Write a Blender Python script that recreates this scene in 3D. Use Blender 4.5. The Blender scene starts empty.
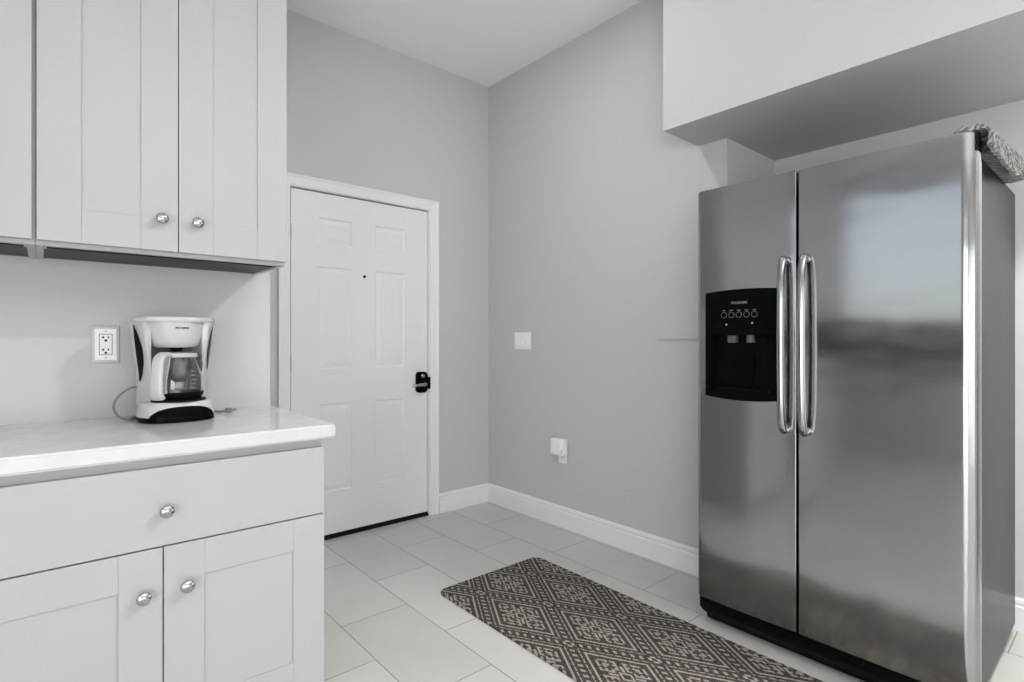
import bpy, bmesh, math, random
from mathutils import Vector, Matrix
C = bpy.context.scene.collection
R = math.radians
random.seed(4)

# ------------------------------------------------------------------ camera, sky, lights, exposure
scn = bpy.context.scene
cam_d = bpy.data.cameras.new('camera'); cam = bpy.data.objects.new('camera', cam_d); C.objects.link(cam)
cam.location = (0, 0, 1.177); cam.rotation_euler = (R(90), 0, R(-40.75))
cam_d.sensor_width = 36; cam_d.lens = 548 / 1024 * 36; cam_d.clip_start = 0.02
scn.camera = cam
scn.view_settings.view_transform = 'Standard'; scn.view_settings.look = 'None'
scn.view_settings.gamma = 1; scn.view_settings.use_curve_mapping = False
scn.view_settings.exposure = 0.0

world = bpy.data.worlds.new('sky'); scn.world = world; world.use_nodes = True
wn = world.node_tree
sky = wn.nodes.new('ShaderNodeTexSky'); sky.sky_type = 'NISHITA'; sky.sun_disc = False; sky.sun_elevation = R(45); sky.sun_rotation = R(20)
wn.links.new(sky.outputs[0], wn.nodes['Background'].inputs[0]); wn.nodes['Background'].inputs[1].default_value = 0.12


def area(name, loc, rot, energy, size, size_y=None, disk=False, col=(1, 1, 1)):
    d = bpy.data.lights.new(name, 'AREA'); d.energy = energy; d.size = size; d.color = col
    if disk: d.shape = 'DISK'
    elif size_y: d.shape = 'RECTANGLE'; d.size_y = size_y
    o = bpy.data.objects.new(name, d); C.objects.link(o); o.location = loc; o.rotation_euler = rot
    return o


CEIL = 3.048
WARM = (1, 0.975, 0.94)
# recessed ceiling lamp beyond the soffit, then an added fill at the entry
for lx, ly, e in [(2.3, -0.15, 60), (1.5, 1.9, 9)]:
    area('ceiling_lamp_and_fill', (lx, ly, CEIL - 0.012), (0, 0, 0), e, 0.08, disk=True, col=WARM)
# added fill light behind the camera, aimed up to brighten the ceiling
area('ceiling_fill', (0.9, -1.9, 2.35), (R(180), 0, 0), 60, 0.45, disk=True, col=(1, 0.995, 0.985))
# added fill lights for window light, in three added openings of the unseen room
area('opening_fill', (-0.2, -4.42, 1.05), (R(90), 0, 0), 75, 4.6, 2.05, col=(0.98, 0.99, 1.0))
area('opening_fill', (-2.55, -2.2, 1.02), (R(90), 0, R(-90)), 132, 2.8, 2.0, col=(0.98, 0.99, 1.0))
area('opening_fill', (-2.575, 1.3, 2.05), (R(90), 0, R(-90)), 7, 1.95, 1.3, col=(0.96, 0.98, 1.0))  # added as the bright reflection in the refrigerator's right door

# ------------------------------------------------------------------ materials


def mat(name, col, rough=0.5, metal=0.0, spec=0.5, **kw):
    m = bpy.data.materials.new(name); m.use_nodes = True
    b = m.node_tree.nodes['Principled BSDF']
    b.inputs['Base Color'].default_value = (*col, 1); b.inputs['Roughness'].default_value = rough
    b.inputs['Metallic'].default_value = metal; b.inputs['Specular IOR Level'].default_value = spec
    for k, v in kw.items(): b.inputs[k.replace('_', ' ')].default_value = v
    return m


def nd(m, t, **kw):
    n = m.node_tree.nodes.new(t)
    for k, v in kw.items(): setattr(n, k, v)
    return n


def coords(m, scale=(1, 1, 1), out='Object', loc=(0, 0, 0)):
    tc = nd(m, 'ShaderNodeTexCoord'); mp = nd(m, 'ShaderNodeMapping')
    mp.inputs['Scale'].default_value = scale; mp.inputs['Location'].default_value = loc
    m.node_tree.links.new(tc.outputs[out], mp.inputs[0]); return mp.outputs[0]


def add_bump(m, scale, strength, dist=0.002, stretch=(1, 1, 1), detail=3):
    L = m.node_tree.links
    n = nd(m, 'ShaderNodeTexNoise'); n.inputs['Scale'].default_value = scale; n.inputs['Detail'].default_value = detail
    L.new(coords(m, stretch), n.inputs['Vector'])
    b = nd(m, 'ShaderNodeBump'); b.inputs['Strength'].default_value = strength; b.inputs['Distance'].default_value = dist
    L.new(n.outputs[0], b.inputs['Height']); L.new(b.outputs[0], m.node_tree.nodes['Principled BSDF'].inputs['Normal'])
    return b


def add_mottle(m, c0, c1, scale, stretch=(1, 1, 1), lo=0.35, hi=0.65, detail=4):
    L = m.node_tree.links
    n = nd(m, 'ShaderNodeTexNoise'); n.inputs['Scale'].default_value = scale; n.inputs['Detail'].default_value = detail
    L.new(coords(m, stretch), n.inputs['Vector'])
    r = nd(m, 'ShaderNodeValToRGB'); r.color_ramp.elements[0].position = lo; r.color_ramp.elements[1].position = hi
    r.color_ramp.elements[0].color = (*c0, 1); r.color_ramp.elements[1].color = (*c1, 1)
    L.new(n.outputs[0], r.inputs[0]); L.new(r.outputs[0], m.node_tree.nodes['Principled BSDF'].inputs['Base Color'])


M = {}
M['wall'] = mat('grey_wall_paint', (0.52, 0.52, 0.525), 0.75, spec=0.25); add_bump(M['wall'], 260, 0.12, 0.001)
M['ceiling'] = mat('white_ceiling_paint', (0.9, 0.9, 0.9), 0.85, spec=0.2); add_bump(M['ceiling'], 180, 0.15, 0.001)
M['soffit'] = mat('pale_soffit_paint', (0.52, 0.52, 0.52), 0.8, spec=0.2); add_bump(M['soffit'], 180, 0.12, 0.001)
M['trim'] = mat('white_trim_paint', (0.76, 0.76, 0.765), 0.35); add_bump(M['trim'], 90, 0.03, 0.001)
M['door'] = mat('white_door_paint', (0.75, 0.75, 0.755), 0.4); add_bump(M['door'], 140, 0.06, 0.001, (1, 1, 0.25))
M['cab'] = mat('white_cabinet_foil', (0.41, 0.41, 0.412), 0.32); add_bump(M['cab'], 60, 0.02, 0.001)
M['cab_in'] = mat('cabinet_carcass', (0.42, 0.42, 0.42), 0.5)
M['quartz'] = mat('white_quartz', (0.8, 0.8, 0.79), 0.12); add_mottle(M['quartz'], (0.59, 0.59, 0.587), (0.64, 0.64, 0.636), 14)
M['chrome'] = mat('chrome', (0.42, 0.42, 0.43), 0.07, 1.0)
M['dark_mottle'] = mat('dark_brown_mottle', (0.2, 0.195, 0.19), 0.5, 0.6); add_mottle(M['dark_mottle'], (0.025, 0.024, 0.022), (0.06, 0.056, 0.052), 30, (0.2, 1, 1))  # raw cabinet underside; on the unseen bands it paints in shade
M['bracket'] = mat('zinc_bracket', (0.45, 0.45, 0.44), 0.4, 0.8)
M['black'] = mat('black_plastic', (0.004, 0.004, 0.004), 0.45, spec=0.05)
M['gloss'] = mat('black_gloss', (0.003, 0.003, 0.0035), 0.16, spec=0.03)
M['rubber'] = mat('dark_gasket', (0.006, 0.006, 0.006), 0.7, spec=0.1)
M['seal'] = mat('dark_weather_seal', (0.03, 0.03, 0.03), 0.8, spec=0.1)
M['plate'] = mat('white_plastic', (0.83, 0.83, 0.83), 0.3)
M['clear'] = mat('pale_plate_rim', (0.46, 0.46, 0.46), 0.25)
M['white_pl'] = mat('white_appliance_plastic', (0.52, 0.52, 0.52), 0.28)
M['grey_pl'] = mat('grey_cavity_plastic', (0.09, 0.09, 0.09), 0.4)
M['cord'] = mat('grey_cord', (0.2, 0.2, 0.2), 0.45)
M['ink'] = mat('dark_print', (0.015, 0.015, 0.015), 0.5)
M['pale_ink'] = mat('pale_print', (0.55, 0.55, 0.56), 0.4)
M['glass'] = mat('carafe_glass', (0.97, 0.97, 0.97), 0.02, Transmission_Weight=1.0, IOR=1.45)
M['icon'] = mat('grey_button_print', (0.3, 0.3, 0.31), 0.4)

# stainless steel: fine horizontal brushing
s = M['steel'] = mat('brushed_stainless', (0.36, 0.36, 0.362), 0.2, 1.0)
L = s.node_tree.links
n = nd(s, 'ShaderNodeTexNoise'); n.inputs['Scale'].default_value = 6; n.inputs['Detail'].default_value = 5
L.new(coords(s, (1, 1.2, 160)), n.inputs['Vector'])
n2 = nd(s, 'ShaderNodeTexNoise'); n2.inputs['Scale'].default_value = 2.2; n2.inputs['Detail'].default_value = 2
L.new(coords(s, (1, 0.6, 1.6)), n2.inputs['Vector'])
mr = nd(s, 'ShaderNodeMapRange'); mr.inputs['To Min'].default_value = 0.1; mr.inputs['To Max'].default_value = 0.17
L.new(n.outputs[0], mr.inputs[0]); L.new(mr.outputs[0], s.node_tree.nodes['Principled BSDF'].inputs['Roughness'])
b1 = nd(s, 'ShaderNodeBump'); b1.inputs['Strength'].default_value = 0.42; b1.inputs['Distance'].default_value = 0.012
b2 = nd(s, 'ShaderNodeBump'); b2.inputs['Strength'].default_value = 0.05; b2.inputs['Distance'].default_value = 0.0006
L.new(n2.outputs[0], b1.inputs['Height']); L.new(b1.outputs[0], b2.inputs['Normal']); L.new(n.outputs[0], b2.inputs['Height'])
L.new(b2.outputs[0], s.node_tree.nodes['Principled BSDF'].inputs['Normal'])
M['handle'] = mat('satin_steel', (0.34, 0.34, 0.345), 0.16, 1.0)

M['case'] = mat('charcoal_case_paint', (0.06, 0.06, 0.06), 0.3, spec=0.1)
add_mottle(M['case'], (0.012, 0.012, 0.012), (0.028, 0.028, 0.027), 9, (1, 1, 0.15))

# knitted grey cloth
k = M['cloth'] = mat('grey_knit', (0.35, 0.34, 0.33), 0.95, spec=0.1)
L = k.node_tree.links
w = nd(k, 'ShaderNodeTexWave', wave_type='BANDS', bands_direction='DIAGONAL'); w.inputs['Scale'].default_value = 26; w.inputs['Distortion'].default_value = 7; w.inputs['Detail'].default_value = 2
L.new(coords(k), w.inputs['Vector'])
cr = nd(k, 'ShaderNodeValToRGB'); cr.color_ramp.elements[0].color = (0.13, 0.127, 0.12, 1); cr.color_ramp.elements[1].color = (0.36, 0.35, 0.335, 1)
L.new(w.outputs[0], cr.inputs[0]); L.new(cr.outputs[0], k.node_tree.nodes['Principled BSDF'].inputs['Base Color'])
bb = nd(k, 'ShaderNodeBump'); bb.inputs['Strength'].default_value = 0.8; bb.inputs['Distance'].default_value = 0.004
L.new(w.outputs[0], bb.inputs['Height']); L.new(bb.outputs[0], k.node_tree.nodes['Principled BSDF'].inputs['Normal'])

# floor tiles, 305 x 605 mm in running bond
f = M['tile'] = mat('porcelain_tile', (0.6, 0.58, 0.55), 0.3)
L = f.node_tree.links
tc = nd(f, 'ShaderNodeTexCoord'); sp = nd(f, 'ShaderNodeSeparateXYZ'); cb = nd(f, 'ShaderNodeCombineXYZ')
L.new(tc.outputs['Object'], sp.inputs[0]); L.new(sp.outputs[1], cb.inputs[0]); L.new(sp.outputs[0], cb.inputs[1])
mp = nd(f, 'ShaderNodeMapping'); mp.inputs['Location'].default_value = (0, 0, 0)
L.new(cb.outputs[0], mp.inputs[0])
TILE_MAP = mp
bk = nd(f, 'ShaderNodeTexBrick', offset=0.5, offset_frequency=2, squash=1.0)
for kk, v in {'Scale': 1.0, 'Mortar Size': 0.0022, 'Mortar Smooth': 0.1, 'Bias': 0.0, 'Brick Width': 0.607, 'Row Height': 0.305}.items(): bk.inputs[kk].default_value = v
bk.inputs['Color1'].default_value = (0.54, 0.524, 0.503, 1); bk.inputs['Color2'].default_value = (0.595, 0.58, 0.557, 1); bk.inputs['Mortar'].default_value = (0.24, 0.225, 0.21, 1)
L.new(mp.outputs[0], bk.inputs['Vector'])
nz = nd(f, 'ShaderNodeTexNoise'); nz.inputs['Scale'].default_value = 3.0; nz.inputs['Detail'].default_value = 5
L.new(tc.outputs['Object'], nz.inputs['Vector'])
mx = nd(f, 'ShaderNodeMix', data_type='RGBA', blend_type='MULTIPLY'); mx.inputs[0].default_value = 1
cr = nd(f, 'ShaderNodeValToRGB'); cr.color_ramp.elements[0].position = 0.3; cr.color_ramp.elements[1].position = 0.7
cr.color_ramp.elements[0].color = (0.93, 0.925, 0.92, 1); cr.color_ramp.elements[1].color = (1, 1, 1, 1)
L.new(nz.outputs[0], cr.inputs[0]); L.new(bk.outputs[0], mx.inputs[6]); L.new(cr.outputs[0], mx.inputs[7])
L.new(mx.outputs[2], f.node_tree.nodes['Principled BSDF'].inputs['Base Color'])
bp = nd(f, 'ShaderNodeBump', invert=True); bp.inputs['Strength'].default_value = 0.4; bp.inputs['Distance'].default_value = 0.0015
L.new(bk.outputs['Fac'], bp.inputs['Height']); L.new(bp.outputs[0], f.node_tree.nodes['Principled BSDF'].inputs['Normal'])
# brick offset shift: rows start at X = 1.245 + k*0.305, joints at Y = 2.166 in the row below it
mp.inputs['Location'].default_value = (-2.166 + 0.607 * 8, -1.245 + 0.305 * 10, 0)

# woven rug: lattice of diamonds
g = M['rug'] = mat('woven_rug', (0.1, 0.09, 0.085), 0.95, spec=0.1)
L = g.node_tree.links


def ma(op, a, b=None, c=None):
    n = nd(g, 'ShaderNodeMath', operation=op)
    for i, v in enumerate((a, b, c)):
        if v is None: continue
        if isinstance(v, (int, float)): n.inputs[i].default_value = v
        else: L.new(v, n.inputs[i])
    return n.outputs[0]


RUG_PHASE = (-0.1765, 0.568)
tc = nd(g, 'ShaderNodeTexCoord'); sp = nd(g, 'ShaderNodeSeparateXYZ'); L.new(tc.outputs['Object'], sp.inputs[0])
wob = nd(g, 'ShaderNodeTexNoise'); wob.inputs['Scale'].default_value = 90; L.new(tc.outputs['Object'], wob.inputs['Vector'])
wv = ma('MULTIPLY', ma('SUBTRACT', wob.outputs[0], 0.5), 0.03)
ux = ma('DIVIDE', ma('SUBTRACT', sp.outputs[0], RUG_PHASE[0]), 0.32)
uy = ma('DIVIDE', ma('SUBTRACT', sp.outputs[1], RUG_PHASE[1]), 0.56)
p = ma('ADD', ma('ADD', ux, uy), wv); q = ma('SUBTRACT', ux, uy)
pc = ma('SUBTRACT', p, ma('ROUND', p)); qc = ma('SUBTRACT', q, ma('ROUND', q))
a = ma('ABSOLUTE', pc); b = ma('ABSOLUTE', qc)
mxx = ma('MAXIMUM', a, b); mnn = ma('MINIMUM', a, b)


def band(v, lo, hi): return ma('MULTIPLY', ma('GREATER_THAN', v, lo), ma('LESS_THAN', v, hi))


outline = band(mxx, 0.335, 0.365)
# dotted band between the diamonds
t_dot = ma('FRACT', ma('MULTIPLY', ma('ADD', ma('MULTIPLY', ma('GREATER_THAN', a, b), q), ma('MULTIPLY', ma('LESS_THAN', a, b), p)), 10.0))
dots = ma('MULTIPLY', band(mxx, 0.47, 0.6), band(t_dot, 0.3, 0.7))
dash = ma('MULTIPLY', band(mxx, 0.41, 0.428), ma('GREATER_THAN', t_dot, 0.2))
# inner motif
ring0 = band(mxx, 0.045, 0.072)
axis = ma('MULTIPLY', ma('LESS_THAN', mnn, 0.018), band(mxx, 0.09, 0.2))
t_in = ma('FRACT', ma('MULTIPLY', ma('SUBTRACT', mxx, 0.105), 14.0))
steps = ma('MULTIPLY', ma('MULTIPLY', ma('LESS_THAN', t_in, 0.42), band(mxx, 0.105, 0.305)), band(mnn, 0.04, 0.24))
t_m = ma('FRACT', ma('MULTIPLY', mnn, 9.0))
teeth = ma('MULTIPLY', ma('MULTIPLY', band(t_m, 0.35, 0.62), band(mxx, 0.12, 0.265)), band(mnn, 0.04, 0.16))
gap = ma('SUBTRACT', 1.0, ma('MULTIPLY', band(mnn, 0.10, 0.125), band(mxx, 0.09, 0.3)))
steps = ma('MULTIPLY', steps, gap)
tot = outline
for e in (dots, dash, ring0, axis, steps, teeth): tot = ma('MAXIMUM', tot, e)
weave = nd(g, 'ShaderNodeTexNoise'); weave.inputs['Scale'].default_value = 260; weave.inputs['Detail'].default_value = 2
L.new(tc.outputs['Object'], weave.inputs['Vector'])
fac = ma('MULTIPLY', tot, ma('MULTIPLY_ADD', weave.outputs[0], 0.9, 0.4)); fac.node.use_clamp = True
mx = nd(g, 'ShaderNodeMix', data_type='RGBA'); L.new(fac, mx.inputs[0])
dk = nd(g, 'ShaderNodeValToRGB'); dk.color_ramp.elements[0].position = 0.35; dk.color_ramp.elements[1].position = 0.68
dk.color_ramp.elements[0].color = (0.02, 0.018, 0.017, 1); dk.color_ramp.elements[1].color = (0.105, 0.094, 0.086, 1)
L.new(weave.outputs[0], dk.inputs[0]); L.new(dk.outputs[0], mx.inputs[6]); mx.inputs[7].default_value = (0.37, 0.338, 0.30, 1)
L.new(mx.outputs[2], g.node_tree.nodes['Principled BSDF'].inputs['Base Color'])
bp = nd(g, 'ShaderNodeBump'); bp.inputs['Strength'].default_value = 0.5; bp.inputs['Distance'].default_value = 0.002
L.new(fac, bp.inputs['Height']); L.new(bp.outputs[0], g.node_tree.nodes['Principled BSDF'].inputs['Normal'])

# ------------------------------------------------------------------ helpers
ORG = {}


def empty(name, loc, label, cat, group=None):
    o = bpy.data.objects.new(name, None); C.objects.link(o); o.location = loc; o.empty_display_size = 0.05
    ORG[o] = Vector(loc); tag(o, label, cat, group); return o


def tag(o, label, cat, group=None, kind=None):
    o['label'] = label; o['category'] = cat
    if group: o['group'] = group
    if kind: o['kind'] = kind
    return o


def obj(name, bm, m, parent=None, loc=None, smooth=False, label=None):
    """One mesh object; the bmesh is in world coordinates, the origin goes to loc or to the parent's."""
    org = ORG[parent] if parent is not None else Vector(loc or (0, 0, 0))
    bmesh.ops.translate(bm, verts=bm.verts, vec=-org)
    bmesh.ops.recalc_face_normals(bm, faces=bm.faces)
    me = bpy.data.meshes.new(name); bm.to_mesh(me); bm.free(); me.materials.append(M[m])
    if smooth:
        for pl in me.polygons: pl.use_smooth = True
        me.set_sharp_from_angle(angle=R(35))
    o = bpy.data.objects.new(name, me); C.objects.link(o); ORG[o] = org
    if parent is not None: o.parent = parent
    else: o.location = org
    if label: o['label'] = label
    return o


def new(): return bmesh.new()


def box(bm, x0, x1, y0, y1, z0, z1, bev=0, seg=2):
    t = bmesh.new(); bmesh.ops.create_cube(t, size=1)
    bmesh.ops.scale(t, vec=(abs(x1 - x0), abs(y1 - y0), abs(z1 - z0)), verts=t.verts)
    bmesh.ops.translate(t, vec=((x0 + x1) / 2, (y0 + y1) / 2, (z0 + z1) / 2), verts=t.verts)
    if bev: bmesh.ops.bevel(t, geom=t.edges[:], offset=bev, segments=seg, profile=0.5, affect='EDGES')
    merge(bm, t); return bm


def merge(bm, t):
    me = bpy.data.meshes.new('tmp'); t.to_mesh(me); t.free(); bm.from_mesh(me); bpy.data.meshes.remove(me)


def loft(bm, rings, cap=True, closed=True):
    vs = [[bm.verts.new(p) for p in r] for r in rings]
    n = len(rings[0])
    for i in range(len(vs) - 1):
        for j in range(n if closed else n - 1):
            bm.faces.new((vs[i][j], vs[i][(j + 1) % n], vs[i + 1][(j + 1) % n], vs[i + 1][j]))
    if cap:
        bm.faces.new(vs[0][::-1]); bm.faces.new(vs[-1])
    return bm


def prism(bm, poly, z0, z1, axis='z'):
    f = {'z': lambda u, v, w: (u, v, w), 'x': lambda u, v, w: (w, u, v), 'y': lambda u, v, w: (u, w, v)}[axis]
    return loft(bm, [[f(u, v, z0) for u, v in poly], [f(u, v, z1) for u, v in poly]])


def lathe(bm, prof, center, axis=(0, 0, 1), seg=32, cap=True):
    q = Vector((0, 0, 1)).rotation_difference(Vector(axis)); c = Vector(center)
    return loft(bm, [[c + q @ Vector((r * math.cos(2 * math.pi * i / seg), r * math.sin(2 * math.pi * i / seg), h)) for i in range(seg)] for r, h in prof], cap)


def tube(bm, pts, rad, seg=12, flat=1.0, up=(0, 0, 1)):
    pts = [Vector(p) for p in pts]; rings = []
    u = Vector(up)
    for i, p in enumerate(pts):
        t = (pts[min(i + 1, len(pts) - 1)] - pts[max(i - 1, 0)]).normalized()
        a = t.cross(u)
        if a.length < 1e-4: a = t.cross(Vector((1, 0, 0)))
        a.normalize(); b = a.cross(t).normalized()
        r = rad[i] if isinstance(rad, (list, tuple)) else rad
        rings.append([p + a * (r * math.cos(2 * math.pi * k / seg)) + b * (r * flat * math.sin(2 * math.pi * k / seg)) for k in range(seg)])
    return loft(bm, rings)


def spline(pts, n=10):
    P = [Vector(p) for p in pts]; out = []
    for i in range(len(P) - 1):
        p0, p1, p2, p3 = P[max(i - 1, 0)], P[i], P[i + 1], P[min(i + 2, len(P) - 1)]
        for k in range(n):
            t = k / n
            out.append(0.5 * ((2 * p1) + (p2 - p0) * t + (2 * p0 - 5 * p1 + 4 * p2 - p3) * t * t + (3 * p1 - p0 - 3 * p2 + p3) * t ** 3))
    out.append(P[-1]); return out


def rrect(x0, x1, y0, y1, r, n=6):
    out = []
    for cx, cy, a0 in ((x1 - r, y1 - r, 0), (x0 + r, y1 - r, 90), (x0 + r, y0 + r, 180), (x1 - r, y0 + r, 270)):
        for i in range(n + 1):
            t = R(a0 + 90 * i / n); out.append((cx + r * math.cos(t), cy + r * math.sin(t)))
    return out


def cut(bm, cutter, solver='EXACT'):
    """bm minus cutter."""
    obs = []
    for b in (bm, cutter):
        bmesh.ops.recalc_face_normals(b, faces=b.faces)
        me = bpy.data.meshes.new('tmp'); b.to_mesh(me); b.free(); o = bpy.data.objects.new('tmp', me); C.objects.link(o); obs.append(o)
    md = obs[0].modifiers.new('cut', 'BOOLEAN'); md.operation = 'DIFFERENCE'; md.object = obs[1]; md.solver = solver
    dg = bpy.context.evaluated_depsgraph_get(); me = bpy.data.meshes.new_from_object(obs[0].evaluated_get(dg))
    out = bmesh.new(); out.from_mesh(me)
    ms = [o.data for o in obs]
    for o in obs: bpy.data.objects.remove(o)
    for m_ in ms + [me]: bpy.data.meshes.remove(m_)
    return out


def text_bm(body, size, matrix, extrude=0.0004):
    cu = bpy.data.curves.new('tmp', 'FONT'); cu.body = body; cu.size = size; cu.extrude = extrude; cu.align_x = 'CENTER'; cu.align_y = 'CENTER'
    o = bpy.data.objects.new('tmp', cu); C.objects.link(o)
    dg = bpy.context.evaluated_depsgraph_get(); me = bpy.data.meshes.new_from_object(o.evaluated_get(dg))
    bm = bmesh.new(); bm.from_mesh(me); bpy.data.objects.remove(o); bpy.data.curves.remove(cu); bpy.data.meshes.remove(me)
    bmesh.ops.transform(bm, matrix=matrix, verts=bm.verts); return bm


def facing(loc, right, up):
    r = Vector(right).normalized(); u = Vector(up).normalized(); nrm = r.cross(u)
    return Matrix(((r.x, u.x, nrm.x, loc[0]), (r.y, u.y, nrm.y, loc[1]), (r.z, u.z, nrm.z, loc[2]), (0, 0, 0, 1)))


def struct(name, bm, m, label, cat, **kw):
    return tag(obj(name, bm, m, **kw), label, cat, kind='structure')


# ------------------------------------------------------------------ the setting
XW, YW, YC = 2.507, 3.173, 2.329        # right wall, entry-door wall, wall behind the counter
XN = 3.02; YN = 1.323                   # back and left side of the refrigerator niche
XL, YF = -2.6, -4.5
struct('floor', box(new(), XL - .1, XN + .1, YF - .1, YW + .1, -0.08, 0), 'tile', 'pale beige rectangular floor tiles in running bond', 'floor')
struct('ceiling', box(new(), XL - .1, XN + .1, YF - .1, YW + .1, CEIL, CEIL + 0.08), 'ceiling', 'smooth white ceiling above the entry door', 'ceiling')
# entry-door wall with its doorway
DX0, DX1, DZ = 1.076, 1.990, 2.056
bm = new()
box(bm, 0.60, DX0 - .022, YW, YW + .12, 0, CEIL); box(bm, DX1 + .022, XN + .1, YW, YW + .12, 0, CEIL); box(bm, DX0 - .022, DX1 + .022, YW, YW + .12, DZ + .022, CEIL)
struct('wall_back', bm, 'wall', 'light grey wall around the white entry door', 'wall')
struct('wall_right', box(new(), XW, XN + .1, YN, YW, 0, CEIL), 'wall', 'light grey wall with light switch and low outlet', 'wall')
struct('wall_counter', box(new(), XL, 0.709, YC, YC + .13, 0, CEIL), 'wall', 'light grey wall behind the coffee maker and counter', 'wall')
struct('wall_passage', box(new(), 0.60, 0.709, YC + .13, YW, 0, CEIL), 'wall', 'grey side of the entry recess left of the white door', 'wall')
struct('wall_niche', box(new(), XN, XN + .1, -1.0, YN, 0, CEIL), 'wall', 'grey back wall of the niche behind the refrigerator', 'wall')
struct('wall_side', box(new(), XW, XN + .1, YF, -1.0, 0, CEIL), 'wall', 'grey wall beyond the refrigerator niche', 'wall')
bm = new()
box(bm, XL - .1, XL, YF, -3.6, 0, CEIL); box(bm, XL - .1, XL, -3.6, -.8, 2.1, CEIL); box(bm, XL - .1, XL, -.8, .3, 0, CEIL)  # gaps in this unseen wall are added for the fill lights
box(bm, XL - .1, XL, .3, 2.29, 0, 1.4); box(bm, XL - .1, XL, .3, 2.29, 2.72, CEIL); box(bm, XL - .1, XL, 2.29, YC, 0, CEIL)
struct('wall_left', bm, 'wall', 'grey far wall of the kitchen with openings added for fill light', 'wall')
struct('wall_front', box(box(new(), 2.15, XN, YF - .1, YF, 0, CEIL), XL, 2.15, YF - .1, YF, 2.15, CEIL), 'wall', 'grey wall with a wide opening added for fill light, facing the entry door', 'wall')  # opening put in for the fill light behind the camera
struct('reflection_band_1', box(new(), XL, XL + .012, -.5, YC, .93, 1.38), 'dark_mottle', 'added dark band for a shaded backsplash on the far kitchen wall', 'backsplash')  # unseen, added for its dark reflection in the refrigerator doors
struct('reflection_band_2', box(new(), XL + .013, -1.1, YC - .012, YC, .93, 1.38), 'dark_mottle', 'added dark band for a shaded backsplash left of the cabinets on the counter wall', 'backsplash')  # added too, carries the reflected dark strip further along
# lowered box above the refrigerator
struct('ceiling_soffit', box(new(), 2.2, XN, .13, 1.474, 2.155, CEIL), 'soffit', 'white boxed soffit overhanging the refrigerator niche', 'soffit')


def base_profile(h=0.132):
    return [(0, 0), (0.015, 0), (0.015, h - .034), (0.0105, h - .030), (0.0105, h - .024), (0.013, h - .019), (0.011, h - .008), (0.006, h), (0, h)]


# each baseboard runs along its wall; the profile's u points into the room
struct('baseboard_back', prism(new(), [(YW - u, v) for u, v in base_profile()], 2.069, XW - .0, 'x'), 'trim', 'white moulded baseboard between the door casing and the corner', 'baseboard')
struct('baseboard_right', prism(new(), [(XW - u, v) for u, v in base_profile()], YN, YW - .0155, 'y'), 'trim', 'white moulded baseboard running from the corner to the refrigerator', 'baseboard')
struct('baseboard_niche', prism(new(), [(XN - u, v) for u, v in base_profile()], -1.0, YN, 'y'), 'trim', 'white moulded baseboard behind the refrigerator', 'baseboard')

# entry door: slab with six raised panels, frame, lock, lever, hinges, peephole
door = empty('door_1', ((DX0 + DX1) / 2, YW, 0), 'white six panel entry door with black lock and peephole', 'door'); door['kind'] = 'structure'
YD = YW + 0.008
slab = box(new(), DX0 + .006, DX1 - .004, YD, YD + .045, 0.026, DZ - .006)
panels = [(1.240, 1.447, 1.755, 1.905), (1.602, 1.809, 1.755, 1.905), (1.240, 1.447, 1.012, 1.617), (1.602, 1.809, 1.012, 1.617), (1.240, 1.447, 0.279, 0.803), (1.602, 1.809, 0.279, 0.803)]
cutter = new()
for x0, x1, z0, z1 in panels: box(cutter, x0, x1, YD - .02, YD + .0045, z0, z1)
slab = cut(slab, cutter)
for x0, x1, z0, z1 in panels:           # raised field with sloped edge inside the groove
    d = 0.012; e = 0.034
    rg = []
    for ins, y in ((0.0, YD + .0047), (d, YD + .0047), (e, YD + .0015)):
        rg.append([(x0 + ins, y, z0 + ins), (x1 - ins, y, z0 + ins), (x1 - ins, y, z1 - ins), (x0 + ins, y, z1 - ins)])
    loft(slab, rg)
    # sloped outer moulding
    loft(slab, [[(x0, YD, z0), (x1, YD, z0), (x1, YD, z1), (x0, YD, z1)], [(x0 + .007, YD + .0047, z0 + .007), (x1 - .007, YD + .0047, z0 + .007), (x1 - .007, YD + .0047, z1 - .007), (x0 + .007, YD + .0047, z1 - .007)]], cap=False)
slab_o = obj('slab', slab, 'door', door)
CW = 0.0


def casing(bm, x0, x1, z1, w):
    """moulded casing round three sides, mitred"""
    prof = [(0.0, 0.0), (0.0, 0.010), (0.012, 0.013), (w - .018, 0.016), (w - .006, 0.020), (w, 0.018), (w, 0.0)]
    loft(bm, [[(x0 - u, YW - v, zz + (u if zz else 0)) for u, v in prof] if not right else [(x1 + u, YW - v, zz + (u if zz else 0)) for u, v in prof]
              for right, zz in ((0, 0), (0, z1), (1, z1), (1, 0))])
    return bm


cs = casing(new(), DX0 - .004, DX1 + .008, DZ + .004, 0.065)
obj('casing', cs, 'trim', door)
jb = new(); box(jb, DX0 - .022, DX0 + .0, YW - .0, YW + .12, 0, DZ); box(jb, DX1 - .0, DX1 + .022, YW, YW + .12, 0, DZ); box(jb, DX0 - .022, DX1 + .022, YW, YW + .12, DZ, DZ + .022)
box(jb, DX0, DX1, YW + .06, YW + .12, DZ - .02, DZ)
obj('jamb', jb, 'trim', door)
ws = new(); box(ws, DX0 - .0, DX0 + .012, YD + .012, YW + .06, 0.03, DZ); box(ws, DX1 - .010, DX1, YD + .012, YW + .06, 0.03, DZ); box(ws, DX0, DX1, YD + .012, YW + .06, DZ - .012, DZ)
obj('weather_seal', ws, 'seal', door)
th = prism(new(), [(YW - .004, 0), (YW + .12, 0), (YW + .12, .022), (YW + .05, .024), (YW + .006, .014)], DX0, DX1, 'x')
obj('threshold', th, 'rubber', door)
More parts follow.
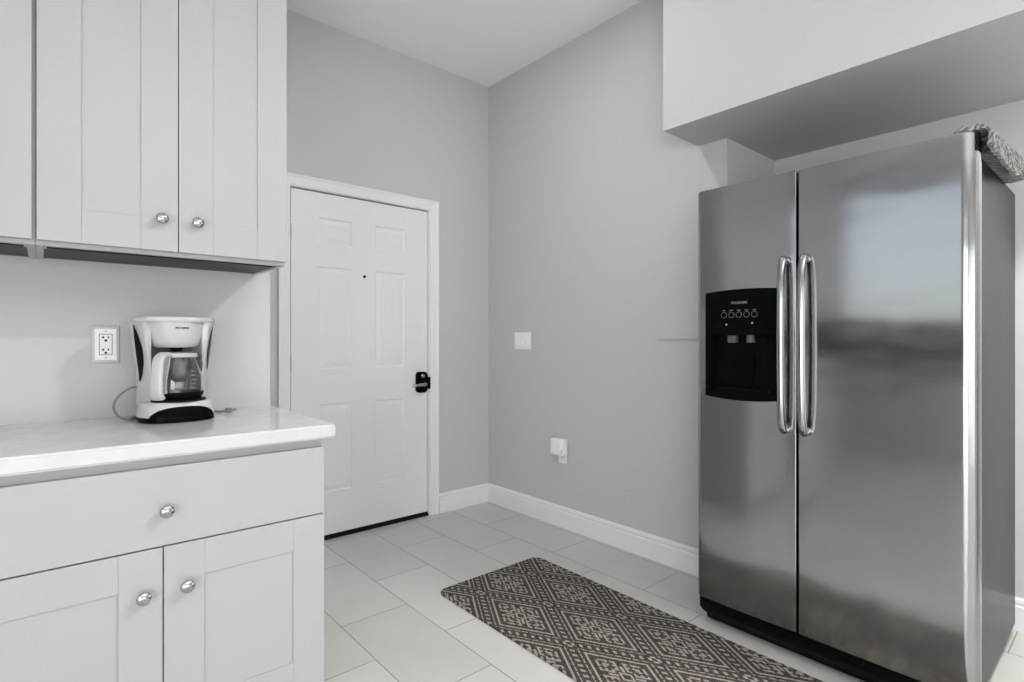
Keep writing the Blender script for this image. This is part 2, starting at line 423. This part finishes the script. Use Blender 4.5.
pk = new(); lathe(pk, [(0.009, 0), (0.009, 0.004), (0.006, 0.005), (0.005, 0.002)], (1.530, YD, 1.577), (0, -1, 0), 20)
obj('peephole', pk, 'black', slab_o)
for z in (0.30, 1.05, 1.80):
    h = new(); lathe(h, [(0.0045, -.045), (0.0045, .045)], (DX0 + .003, YW + .002, z), (0, 0, 1), 12)
    box(h, DX0 + .001, DX0 + .005, YW + .0, YW + .03, z - .044, z + .044)
    obj('hinge', h, 'bracket', door)
# lock: black rounded escutcheon, keypad strip, lever pointing left, strike on the jamb
lk = prism(new(), rrect(1.893, 1.973, 0.833, 0.972, 0.022), YD - .024, YD - .0, 'y')
bmesh.ops.bevel(lk, geom=[e for e in lk.edges if abs(e.verts[0].co.y - (YD - .024)) < 1e-5 and abs(e.verts[1].co.y - (YD - .024)) < 1e-5], offset=0.006, segments=3, affect='EDGES')
lock = obj('lock', lk, 'gloss', slab_o, smooth=True)
lv = new(); lathe(lv, [(0.016, 0), (0.016, .026), (0.012, .034)], (1.936, YD - .024, 0.889), (0, -1, 0), 20)
tube(lv, spline([(1.945, YD - .05, .889), (1.91, YD - .055, .889), (1.875, YD - .052, .886), (1.852, YD - .046, .884)], 6), [0.011] * 10 + [0.0095] * 9, 12)
obj('lever', lv, 'chrome', slab_o, smooth=True, label='chrome lever handle')
kp = new(); lathe(kp, [(0.013, 0), (0.013, 0.005), (0.010, 0.007)], (1.936, YD - .024, .945), (0, -1, 0), 20); box(kp, 1.9335, 1.9385, YD - .032, YD - .03, .938, .952)
obj('keyhole', kp, 'chrome', slab_o, smooth=True)
st = box(new(), 1.984, 2.000, YW - .012, YW + .01, .855, .935, .003); obj('strike_plate', st, 'black', door)

# ------------------------------------------------------------------ wall fittings
# painted access panel on the right wall, half behind the refrigerator
ap = new()
box(ap, XW - .006, XW, 1.36, 1.700, 1.192, 1.450, .0015, 1); box(ap, XW - .0085, XW, 1.352, 1.706, 1.186, 1.1925, .001, 1)
tag(obj('access_panel', ap, 'wall', loc=(XW, 1.53, 1.32)), 'grey painted access panel on the wall left of the refrigerator', 'access panel')


def plate(bm, face, c, w, h, t=0.006):
    u, v = c
    if face == 'x': box(bm, XW - t, XW, u - w / 2, u + w / 2, v - h / 2, v + h / 2, .0025)
    else: box(bm, u - w / 2, u + w / 2, YC - t, YC, v - h / 2, v + h / 2, .0025)
    return bm


sw = empty('light_switch', (XW, 2.795, 1.178), 'white three rocker light switch plate on the grey right wall', 'light switch')
obj('wall_plate', plate(new(), 'x', (2.795, 1.178), .165, .118), 'plate', sw)
for i in (-1, 0, 1):
    r = new(); y = 2.795 + i * .046
    prism(r, [(XW - .006, 1.178 - .033), (XW - .0125, 1.178 - .033), (XW - .008, 1.178 + .033), (XW - .006, 1.178 + .033)], y - .0165, y + .0165, 'y'); obj('rocker', r, 'plate', sw)
    b = new(); lathe(b, [(0.004, 0), (0.004, .0012)], (XW - .006, y, 1.178 - .047), (-1, 0, 0), 10); obj('screw', b, 'plate', sw)
lo = empty('wall_outlet', (XW, 2.412, 0.466), 'low white outlet under the plug-in box on the right wall', 'outlet')
obj('wall_plate', plate(new(), 'x', (2.415, .462), .072, .116), 'plate', lo)
r = new(); box(r, XW - .009, XW - .006, 2.415 - .017, 2.415 + .017, .462 - .034, .462 + .034, .002); obj('receptacle', r, 'plate', lo)
r = new()
for dy in (-.0065, .0065): box(r, XW - .0095, XW - .0085, 2.415 + dy - .0012, 2.415 + dy + .0012, .444, .453)
lathe(r, [(0.0026, 0), (0.0026, .001)], (XW - .0088, 2.415, .436), (-1, 0, 0), 10); obj('socket_slot', r, 'ink', lo)
pb = empty('plug_in_box', (XW - .01, 2.418, .51), 'white square plug-in box covering the upper half of the low outlet', 'plug-in device')
b = box(new(), XW - .058, XW - .0098, 2.362, 2.474, .460, .566, .006, 3); body = obj('body', b, 'plate', pb, smooth=True)
b = box(new(), XW - .0605, XW - .058, 2.388, 2.464, .473, .555, .002); obj('cover', b, 'plate', pb)
b = box(new(), XW - .0595, XW - .0578, 2.370, 2.376, .478, .505, .0005, 1); obj('indicator', b, 'icon', pb)

ou = empty('wall_outlet', (0.170, YC, 1.165), 'white outlet with two sockets beside the coffee maker', 'outlet')
obj('wall_plate', plate(new(), 'y', (.1705, 1.165), .078, .128, .005), 'clear', ou, label='translucent outer plate')
r = new(); box(r, .1705 - .031, .1705 + .031, YC - .0075, YC - .005, 1.165 - .054, 1.165 + .054, .002); obj('inner_plate', r, 'plate', ou)
r = new(); box(r, .1705 - .0185, .1705 + .0185, YC - .0076, YC - .007, 1.165 - .036, 1.165 + .036); obj('reveal', r, 'ink', ou)
r = new(); box(r, .1705 - .0168, .1705 + .0168, YC - .011, YC - .007, 1.165 - .0343, 1.165 + .0343, .0015); obj('receptacle', r, 'plate', ou)
for dz in (.021, -.021):
    r = new(); box(r, .1705 - .012, .1705 - .0052, YC - .0116, YC - .0108, 1.165 + dz + .002, 1.165 + dz + .0055)
    box(r, .1705 - .0080, .1705 - .0048, YC - .0116, YC - .0108, 1.165 + dz - .001, 1.165 + dz + .0075); box(r, .1705 + .0054, .1705 + .0088, YC - .0116, YC - .0108, 1.165 + dz, 1.165 + dz + .0075)
    lathe(r, [(0.0042, 0), (0.0042, .0008)], (.1705, YC - .0108, 1.165 + dz - .0075), (0, -1, 0), 12); obj('socket', r, 'ink', ou)
for dz in (.045, -.045):
    r = new(); lathe(r, [(0.003, 0), (0.003, .001)], (.1705, YC - .0075, 1.165 + dz), (0, -1, 0), 10); obj('screw', r, 'bracket', ou)

# ------------------------------------------------------------------ cabinets


def shaker(x0, x1, z0, z1, yf, t=0.019, st=0.096, rec=0.005, b=0.0009):
    bm = new()
    box(bm, x0, x0 + st, yf, yf + t, z0, z1, b, 1); box(bm, x1 - st, x1, yf, yf + t, z0, z1, b, 1)
    box(bm, x0 + st, x1 - st, yf + .0002, yf + t, z0, z0 + st, b, 1); box(bm, x0 + st, x1 - st, yf + .0002, yf + t, z1 - st, z1, b, 1)
    box(bm, x0 + st - .006, x1 - st + .006, yf + rec, yf + t - .004, z0 + st - .006, z1 - st + .006)
    return bm


def knob(x, y, z, parent):
    bm = lathe(new(), [(0.0085, 0), (0.0085, .002), (0.005, .004), (0.0048, .011), (0.009, .0145), (0.0150, .0185), (0.0170, .0235), (0.0158, .028), (0.0112, .0315), (0.0045, .0332), (0.0005, .0334)], (x, y, z), (0, -1, 0), 28)
    return obj('knob', bm, 'chrome', parent, smooth=True, label='round chrome knob')


YU = 1.970; ZU = 1.441; ZT = 2.44


def upper(x0, x1, doors, knobs, label):
    t = empty('wall_cabinet', ((x0 + x1) / 2, YC, ZU), label, 'cabinet')
    bm = new(); yb = YC - .001; yf = YU + .020
    box(bm, x0, x0 + .018, yf, yb, ZU, ZT, .0008, 1); box(bm, x1 - .018, x1, yf, yb, ZU, ZT, .0008, 1)
    box(bm, x0 + .018, x1 - .018, yf, yb, ZT - .018, ZT); box(bm, x0 + .018, x1 - .018, yf + .05, yb, ZU + .022, ZU + .04)
    box(bm, x0 + .018, x1 - .018, yb - .008, yb, ZU + .04, ZT - .018); box(bm, x0 + .018, x1 - .018, yf, yf + .02, ZU, ZU + .04, .0008, 1)
    obj('body', bm, 'cab', t)
    bm = box(new(), x0 + .018, x1 - .018, yf + .085, yb - .002, ZU + .004, ZU + .021); obj('underside', bm, 'dark_mottle', t, label='dark unfinished underside')
    for xx, sx in ((x0 + .018, 1), (x1 - .018, -1)):
        bm = new(); box(bm, xx, xx + sx * .006, yf + .022, yf + .06, ZU - .002, ZU + .022, .001, 1); box(bm, xx, xx + sx * .032, yf + .03, yf + .055, ZU + .004, ZU + .016, .002, 1)
        obj('bracket', bm, 'bracket', t)
    for (d0, d1), kx in zip(doors, knobs):
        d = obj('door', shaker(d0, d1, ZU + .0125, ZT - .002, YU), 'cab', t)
        knob(kx, YU, 1.549, d)
    return t


upper(-0.009, 0.657, [(-.0065, .3258), (.3283, .6555)], [.281, .377], 'white double door wall cabinet with two chrome knobs above the coffee maker')
upper(-0.6805, -0.0095, [(-.679, -.3483), (-.3458, -.0165)], [-.395, -.300], 'white wall cabinet cut off by the left edge beside the double door one')

YB = 1.697
bc = empty('base_cabinet', (0.247, YC - .3, 0), 'white base cabinet with one wide drawer over two doors under the counter', 'cabinet')
BX0, BX1 = -0.187, 0.681
bm = new(); box(bm, BX0, BX0 + .018, YB + .02, YC - .001, .1, .872); box(bm, BX1 - .018, BX1, YB + .02, YC - .001, .0, .872, .0008, 1); box(bm, BX0 + .018, BX1 - .018, YC - .02, YC - .001, .1, .872)
box(bm, BX0 + .018, BX1 - .018, YB + .03, YC - .02, .1, .118); box(bm, BX0 + .018, BX1 - .018, YB + .021, YB + .04, .83, .872); box(bm, BX0 + .018, BX1 - .018, YB + .021, YB + .04, .62, .65)
obj('body', bm, 'cab_in', bc)
obj('toe_kick', box(new(), BX0, BX1 - .018, YB + .075, YB + .09, 0, .1), 'cab', bc)
dr = obj('drawer', box(new(), BX0 + .002, BX1 - .001, YB, YB + .019, .6365, .8440, .0012, 2), 'cab', bc)
knob(.252, YB, .731, dr)
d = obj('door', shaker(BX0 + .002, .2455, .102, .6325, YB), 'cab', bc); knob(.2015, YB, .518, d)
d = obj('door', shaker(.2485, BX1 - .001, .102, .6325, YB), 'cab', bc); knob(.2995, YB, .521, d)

ct = new()
pl = [(BX0 - .02, 1.672), (.709 - .006, 1.672)]
poly = [(BX0 - .02, YC - .0005), (BX0 - .02, 1.671), (.709 - .008, 1.671), (.709 - .003, 1.673), (.709, 1.679), (.709, YC - .0005)]
prism(ct, poly, .8725, .915)
bmesh.ops.bevel(ct, geom=[e for e in ct.edges if abs(e.verts[0].co.z - e.verts[1].co.z) < 1e-5 and max(e.verts[0].co.y, e.verts[1].co.y) < YC - .001], offset=.006, segments=3, affect='EDGES')
tag(obj('countertop', ct, 'quartz', loc=(0.25, 2.0, .8725), smooth=True), 'glossy white stone countertop under the coffee maker', 'countertop')

# ------------------------------------------------------------------ refrigerator
FX = 2.10                                 # door fronts
fr = empty('refrigerator', (2.55, .78, 0), 'large stainless side by side refrigerator with black water dispenser', 'refrigerator')
bm = box(new(), 2.161, 2.985, .350, 1.215, .035, 1.770, .004, 2); obj('body', bm, 'case', fr, label='charcoal painted case')
bm = new(); box(bm, 2.149, 2.162, .365, .825, .12, 1.77); box(bm, 2.149, 2.162, .855, 1.205, .12, 1.77); obj('gasket', bm, 'rubber', fr)


def fridge_door(y0, y1, r0, r1):
    """plan outline: gently bowed front, rounded vertical edges"""
    def arc(cx, cy, r, a0, a1, n=7): return [(cx + r * math.cos(R(a0 + (a1 - a0) * i / n)), cy + r * math.sin(R(a0 + (a1 - a0) * i / n))) for i in range(n + 1)]
    poly = [(FX + .050, y0), (FX + .050, y1)] + arc(FX + r1, y1 - r1, r1, 90, 180) + [(FX - .003 * math.sin(math.pi * t / 8), y1 - r1 + (y0 + r0 - y1 + r1) * t / 8) for t in range(1, 8)] + arc(FX + r0, y0 + r0, r0, 180, 270)
    bm = prism(new(), poly, .108, 1.803)
    top = [e for e in bm.edges if abs(e.verts[0].co.z - e.verts[1].co.z) < 1e-5]
    bmesh.ops.bevel(bm, geom=top, offset=.003, segments=3, affect='EDGES'); return bm


d2 = obj('door', fridge_door(.327, .834, .042, .004), 'steel', fr, smooth=True)
lb = fridge_door(.842, 1.247, .004, .026)
lb = cut(lb, box(new(), FX - .03, FX + .042, .915, 1.172, .975, 1.205), 'FAST')
d1 = obj('door', lb, 'steel', fr, smooth=True)


def handle(y, parent):
    x = FX - .044
    pts = spline([(FX + .002, y, 1.470), (FX - .018, y, 1.479), (x + .012, y, 1.462), (x + .001, y, 1.410), (x - .004, y, 1.30), (x - .006, y, 1.163), (x - .004, y, 1.03), (x + .001, y, .915), (x + .012, y, .864), (FX - .018, y, .847), (FX + .002, y, .856)], 8)
    return obj('handle', tube(new(), pts, .0145, 16, 0.95, up=(0, 1, 0)), 'handle', parent, smooth=True, label='curved satin steel bar handle')


handle(.877, d1); handle(.806, d2)
gp = new()
loft(gp, [[(x, y, z) for x, y in rrect(2.106 + s0, 2.175, .330 + s1, 1.243 - s1, .024)] for z, s0, s1 in ((.006, .045, .022), (.018, .04, .018), (.048, .006, .006), (.06, 0, 0), (.100, 0, 0), (.103, .004, .004))])
for z in (.068, .078, .088): box(gp, 2.1045, 2.109, .42, 1.15, z - .003, z + .002)
obj('toe_grille', gp, 'black', fr, smooth=True)
for y0 in (.33, 1.14):
    obj('hinge_cover', box(new(), 2.153, 2.24, y0 + .02, y0 + .085, 1.771, 1.80, .006, 2), 'case', fr)
for y0 in (.40, 1.15):
    obj('roller', lathe(new(), [(0.018, -.012), (0.018, .012)], (2.9, y0, .018), (0, 1, 0), 16), 'rubber', fr)

# dispenser: bowed black bezel with control panel, open recess with spout, paddle and tray
DY0, DY1 = .888, 1.196


def bowed(y0, y1, z0, z1, bow0, bow1, n=14):
    top = [(y0 + (y1 - y0) * i / n, z1 + bow1 * (1 - (2 * i / n - 1) ** 2)) for i in range(n + 1)]
    bot = [(y1 + (y0 - y1) * i / n, z0 - bow0 * (1 - (2 * i / n - 1) ** 2)) for i in range(n + 1)]
    return top + bot


bz = prism(new(), bowed(DY0, DY1, .953, 1.374, .011, .008), FX - .012, FX + .004, 'x')
bz = cut(bz, box(new(), FX - .04, FX + .03, .918, 1.169, .978, 1.202))
dsp = obj('dispenser', bz, 'gloss', d1, label='black water and ice dispenser')
ORG[dsp] = ORG[fr]
cv = new()
for a_ in ((FX + .038, FX + .0415, .918, 1.169, .978, 1.202), (FX, FX + .04, .9155, .919, .976, 1.204), (FX, FX + .04, 1.168, 1.1715, .976, 1.204), (FX, FX + .04, .918, 1.169, 1.2005, 1.2045), (FX, FX + .04, .918, 1.169, .9755, .982)): box(cv, *a_)
obj('dispenser_recess', cv, 'black', d1)
sp_ = new(); lathe(sp_, [(0.018, 0), (0.015, .03)], (FX + .018, 1.02, 1.171), (0, 0, 1), 20)
obj('water_spout', box(new(), FX + .004, FX + .032, 1.075, 1.11, 1.17, 1.2, .003), 'grey_pl', d1)
obj('ice_chute', sp_, 'grey_pl', d1, smooth=True)
pd = loft(new(), [[(FX + .022, 1.05 - w_, z), (FX + .028, 1.05 - w_, z), (FX + .028, 1.05 + w_, z), (FX + .022, 1.05 + w_, z)] for w_, z in ((.030, 1.0), (.040, 1.05), (.042, 1.11), (.034, 1.13))])
obj('paddle', pd, 'gloss', d1)
ty = prism(new(), rrect(FX - .008, FX + .036, .93, 1.157, .012), .982, .988); obj('drip_tray', ty, 'black', d1)
obj('brand_name', text_bm('FRIGIDAIRE', .013, facing((FX - .0121, 1.052, 1.328), (0, -1, 0), (0, 0, 1))), 'icon', d1)
for i in range(5):
    y = 1.115 - i * .031
    bt = lathe(new(), [(0.0105, 0), (0.0105, .0012), (.009, .0018)], (FX - .0118, y, 1.281), (-1, 0, 0), 20)
    bo = obj('button', bt, 'gloss', d1, smooth=True)
    ic = text_bm(['Lock', 'Water', 'Cube', 'Crush', 'Light'][i], .0062, facing((FX - .0125, y, 1.299), (0, -1, 0), (0, 0, 1)), .0003)
    obj('button_label', ic, 'icon', d1)
    ring = lathe(new(), [(0.0118, 0), (0.0118, .0006), (.0108, .0006), (.0108, 0)], (FX - .0119, y, 1.281), (-1, 0, 0), 24, cap=False); obj('button_ring', ring, 'icon', d1)
for y, z in ((1.105, 1.243), (1.0, 1.247)): obj('indicator', lathe(new(), [(0.0035, 0), (0.003, .001)], (FX - .0119, y, z), (-1, 0, 0), 12), 'pale_ink', d1)

# ------------------------------------------------------------------ cloth lying over the refrigerator's corner
cl = new(); rings = []
for i in range(61):
    u = i / 60; x = 2.112 + .66 * u
    zt = 1.822 + .034 * min(1, u / .7)                                  # crest
    zh = 1.756 - .016 * min(1, u / .55) + .075 * max(0, (u - .6) / .4) ** 1.3   # hem
    yo = .304 - .006 * u; back = .030 + .45 * min(1, u / .5)
    zb = 1.8065 if x < 2.25 else 1.7735
    yi = .3125 if x < 2.19 else .340
    rp_ = lambda k: .0055 * math.sin(u * 34 + k * 1.3) + .0035 * math.sin(u * 61 - k * 2.1)
    outer = [(.345 + back, zb + .008), (.345 + back * .6, zb + .02 + rp_(0) * .4), (.352, zt - .005 + rp_(1) * .4), (.338, zt + rp_(2) * .4), (.322, zt - .002 + rp_(2) * .4), (yo + .005, zt - .010), (yo, zt - .018)]
    inner = [(.345 + back, zb), (.345 + back * .6, zb), (.352, zb), (max(.338, yi), zb), (max(.325, yi), zb), (yi, zb), (yi, zb - .003)]
    for k in range(1, 9):
        t = k / 8; outer.append((yo - .005 * math.sin(math.pi * t) - .008 * t * u - abs(rp_(3 + k)) * .8, zt - .018 + (zh - zt + .018) * t))
        inner.append((max(outer[-1][0] + .003, min(yi, outer[-1][0] + .009)), zb - .003 + (zh - .002 - zb + .003) * t))
    rings.append([(x + (.35 * max(0, y - .35) if u > .02 else 0), y, z) for y, z in outer + inner[::-1]])
loft(cl, rings, cap=False)
cl.verts.ensure_lookup_table(); nr = len(rings[0])
for base_ in (0, nr * 60):
    for k in range(nr // 2 - 1): cl.faces.new([cl.verts[base_ + q_] for q_ in (k, k + 1, nr - 2 - k, nr - 1 - k)])
tag(obj('knitted_cloth', cl, 'cloth', loc=(2.4, .5, 1.80), smooth=True), 'grey knitted cloth draped over the top corner of the refrigerator', 'cloth')

# ------------------------------------------------------------------ rug
rg_ = new(); poly = rrect(-.318, .318, -1.0, 1.0, .045, 8)
loft(rg_, [[(x * sx, y * sy, z) for x, y in poly] for z, sx, sy in ((0.0005, 1, 1), (.007, 1, 1), (.0100, .994, .998))])
rug = obj('runner_rug', rg_, 'rug'); rug.location = (1.721, 1.170, 0); rug.rotation_euler = (0, 0, R(-0.3))
tag(rug, 'dark brown woven runner rug with beige diamond pattern before the refrigerator', 'rug')

# ------------------------------------------------------------------ coffee maker
CX, CY, CZ = .346, 2.135, .9155
cm = empty('coffee_maker', (CX, CY, CZ), 'white drip coffee maker with glass carafe on the counter', 'coffee maker')


def W(x, y, z): return (CX + x, CY + y, CZ + z)


def sup(a, b, n, yc, k=40, p=2.6):
    return [(a * math.copysign(abs(math.cos(2 * math.pi * i / k)) ** (2 / p), math.cos(2 * math.pi * i / k)), yc + b * math.copysign(abs(math.sin(2 * math.pi * i / k)) ** (2 / p), math.sin(2 * math.pi * i / k))) for i in range(k)]


bm = loft(new(), [[W(x, y, z) for x, y in sup(a_, b_, 0, 0)] for z, a_, b_ in ((0, .104, .104), (.004, .108, .108), (.018, .111, .111))]); obj('foot', bm, 'black', cm, smooth=True, label='black base ring')
bm = loft(new(), [[W(x, y, z) for x, y in sup(a_, b_, 0, 0)] for z, a_, b_ in ((.018, .111, .111), (.030, .1095, .109), (.045, .106, .105), (.058, .102, .100), (.064, .098, .096))]); base = obj('base', bm, 'white_pl', cm, smooth=True)
# black oval front of the base
bm = new(); rows = []
for i in range(25):
    t = -1 + 2 * i / 24; ang = R(276 + 54 * t); hz = .046 * math.sqrt(max(0, 1 - t * t)) + .003
    col_ = []
    for j in range(7):
        z = .002 + hz * j / 6
        f_ = 1.0 - .10 * max(0, (z - .018) / .046)
        def sq(an, aa): return (aa * math.copysign(abs(math.cos(an)) ** (2 / 2.6), math.cos(an)), aa * math.copysign(abs(math.sin(an)) ** (2 / 2.6), math.sin(an)))
        x, y = sq(ang, .1135 * f_ + .001); col_.append(W(x, y, z))
    rows.append(col_)
loft(bm, rows, cap=False, closed=False)
bmesh.ops.recalc_face_normals(bm, faces=bm.faces); bmesh.ops.solidify(bm, geom=bm.faces[:], thickness=.003)
obj('front_panel', bm, 'gloss', cm, smooth=True, label='glossy black oval front')
# tower: U-shaped in plan, waisted
zs = [(.050, .101), (.075, .100), (.11, .099), (.15, .1005), (.19, .105), (.23, .110), (.27, .115), (.305, .119), (.325, .121)]
rings = []
for z, w_ in zs:
    rings.append([W(x, y, z) for x, y in [(-w_ + .012, .100), (-w_, .088), (-w_, .030), (-w_ + .024, -.032), (-w_ + .030, -.036), (-.073, -.030), (-.072, .02), (-.05, .058), (.05, .058), (.072, .02), (.073, -.030), (w_ - .030, -.036), (w_ - .024, -.032), (w_, .030), (w_, .088), (w_ - .012, .100)]])
tower = obj('tower', loft(new(), rings), 'white_pl', cm, smooth=True)
bm = loft(new(), [[W(x, .0565, z) for x, z in ()] for _ in ()], cap=False) if False else box(new(), CX - .049, CX + .049, CY + .0545, CY + .0575, CZ + .066, CZ + .30); obj('cavity_back', bm, 'grey_pl', cm)
# dark crescent water windows on the slanted front corners
for sx in (-1, 1):
    bm = new(); rows = []
    for i in range(17):
        t = i / 16; z = .130 + .185 * t if sx < 0 else .165 + .145 * t
        w_ = [w0 + (w1 - w0) * (z - z0) / (z1 - z0) for (z0, w0), (z1, w1) in zip(zs, zs[1:]) if z0 <= z <= z1][0]
        A = Vector((-w_ + .0, .030)); Bv = Vector((-w_ + .024, -.032)); d_ = Bv - A; nrm = Vector((d_.y, -d_.x)).normalized()
        if nrm.x > 0: nrm = -nrm
        wid = math.sin(math.pi * min(1, .03 + .97 * t)) * .5
        c0 = (.02 if sx < 0 else .10) + .10 * t
        pts = [A + d_ * (c0 + .12 - wid * .1) + nrm * .0012, A + d_ * (c0 + .12 + wid + .001) + nrm * .0012]
        rows.append([W(-sx * pts[0].x if sx > 0 else pts[0].x, pts[0].y, z), W(-sx * pts[1].x if sx > 0 else pts[1].x, pts[1].y, z)])
    loft(bm, rows, cap=False, closed=False); bmesh.ops.recalc_face_normals(bm, faces=bm.faces); bmesh.ops.solidify(bm, geom=bm.faces[:], thickness=.002)
    obj('water_window', bm, 'gloss', cm, label='dark water level window')
# lid and rim
lidp = [(-.122, .102), (-.124, .028), (-.098, -.040), (-.080, -.060), (-.04, -.072), (0, -.075), (.04, -.072), (.080, -.060), (.098, -.040), (.124, .028), (.122, .102)]
bm = loft(new(), [[W(x * s_, .02 + (y - .02) * s_, z) for x, y in lidp] for z, s_ in ((.325, .985), (.328, 1.0), (.335, 1.0), (.340, .97))]); obj('lid', bm, 'white_pl', cm, smooth=True)
# brew basket, a deep bowl at the front
rings = []
for z, a_, yb_ in ((.240, .062, .064), (.246, .072, .072), (.262, .081, .080), (.285, .089, .085), (.310, .0955, .089), (.3255, .098, .091)):
    rings.append([W(a_ * math.cos(t), .022 - yb_ * math.sin(t) if 0 <= t <= math.pi else .03, z) for t in [math.pi * i / 28 for i in range(29)]] + [W(-a_, .05, z), W(a_, .05, z)])
obj('brew_basket', loft(new(), rings), 'white_pl', cm, smooth=True)
obj('drip_nozzle', lathe(new(), [(0.010, -.014), (0.018, -.008), (.02, 0)], W(0.0, -.015, .2405), (0, 0, 1), 20), 'black', cm, smooth=True)
obj('brand_name', text_bm('MR. COFFEE', .0075, facing(W(.008, -.0685, .304), (.985, .17, 0), (0, -.07, 1)), .0012), 'ink', cm)
obj('warming_plate', lathe(new(), [(.078, 0), (.080, .002), (.080, .006), (.076, .008)], W(0.004, -.028, .064), (0, 0, 1), 40), 'black', cm, smooth=True)
# carafe: glass bowl, white collar and lid, white handle turned towards the room
cc = W(0.004, -.028, .0725)
prof_o = [(.034, 0), (.056, .001), (.066, .006), (.071, .018), (.0725, .040), (.070, .066), (.064, .092), (.0575, .114), (.0535, .128), (.0525, .138)]
prof = prof_o + [(r_ - .0022, h_ if i == 0 else max(h_, .0025)) for i, (r_, h_) in enumerate(reversed(prof_o))]
bm = lathe(new(), prof, cc, seg=48); carafe = obj('carafe', bm, 'glass', cm, smooth=True, label='clear glass carafe')
obj('carafe_band', lathe(new(), [(.0665, .003), (.0722, .010), (.0732, .022), (.0715, .022), (.0695, .010), (.065, .003)], cc, seg=48, cap=False), 'black', carafe, smooth=True)
bm = lathe(new(), [(.0535, .1355), (.0550, .138), (.0550, .145), (.052, .149), (.030, .151), (.010, .1515)], cc, seg=40)
obj('carafe_lid', bm, 'white_pl', carafe, smooth=True)
ha = R(-90 - 44)
hd = Vector((math.cos(ha), math.sin(ha), 0)); hc = Vector(cc)
def hp(r_, z): return hc + hd * r_ + Vector((0, 0, z))
pts = spline([hp(.050, .142), hp(.072, .145), hp(.092, .132), hp(.100, .104), hp(.104, .060), hp(.104, .024), hp(.094, .006)], 6)
side = Vector((-hd.y, hd.x, 0)); rings = []
for i, p_ in enumerate(pts):
    t = (pts[min(i + 1, len(pts) - 1)] - pts[max(i - 1, 0)]).normalized(); nn = side.cross(t).normalized(); w_ = .0165 + .004 * i / len(pts)
    rings.append([p_ + side * (w_ * math.copysign(abs(math.cos(a_)) ** .6, math.cos(a_))) + nn * (.0085 * math.copysign(abs(math.sin(a_)) ** .6, math.sin(a_))) for a_ in [2 * math.pi * k_ / 16 for k_ in range(16)]])
obj('carafe_handle', loft(new(), rings), 'white_pl', carafe, smooth=True)
mk = new()
for i in range(5):
    z = .035 + i * .014; an = R(-64)
    rr = .0722 - .00075 * i * i * .35
    mk_p = Vector(cc) + Vector((math.cos(an) * (rr + .0012), math.sin(an) * (rr + .0012), z))
    box(mk, mk_p.x - .006, mk_p.x + .006, mk_p.y - .0004, mk_p.y + .0004, mk_p.z - .0006, mk_p.z + .0006)
st_ = loft(new(), [[Vector(cc) + hd * (rr_ + e_) + side * w_ + Vector((0, 0, z)) for e_, w_ in ((.0, -.011), (.0, .011), (.006, .011), (.006, -.011))] for z, rr_ in ((.020, .0715), (.040, .0728), (.066, .0705), (.092, .0645), (.114, .058), (.138, .054))])
obj('handle_strap', st_, 'white_pl', carafe)
obj('level_mark', mk, 'pale_ink', carafe)
# mains cord: a loop out of the left side, its plug end lying at the right
pts = spline([W(-.085, .085, .105), W(-.115, .090, .104), W(-.148, .085, .080), W(-.163, .075, .045), W(-.150, .060, .014), W(-.125, .055, .0045), W(-.108, .075, .0045), W(-.09, .118, .0045), W(.06, .128, .0045), W(.125, .10, .0045), W(.150, .075, .0045), W(.168, .070, .006)], 8)
cd = obj('cord', tube(new(), pts, .0038, 8), 'cord', cm, smooth=True)
pg = new(); q_ = W(.180, .068, .009)
box(pg, q_[0] - .012, q_[0] + .010, q_[1] - .009, q_[1] + .009, q_[2] - .0085, q_[2] + .0075, .003)
for dy in (-.005, .005): box(pg, q_[0] + .010, q_[0] + .024, q_[1] + dy - .001, q_[1] + dy + .001, q_[2] - .004, q_[2] + .003)
obj('plug', pg, 'cord', cd)
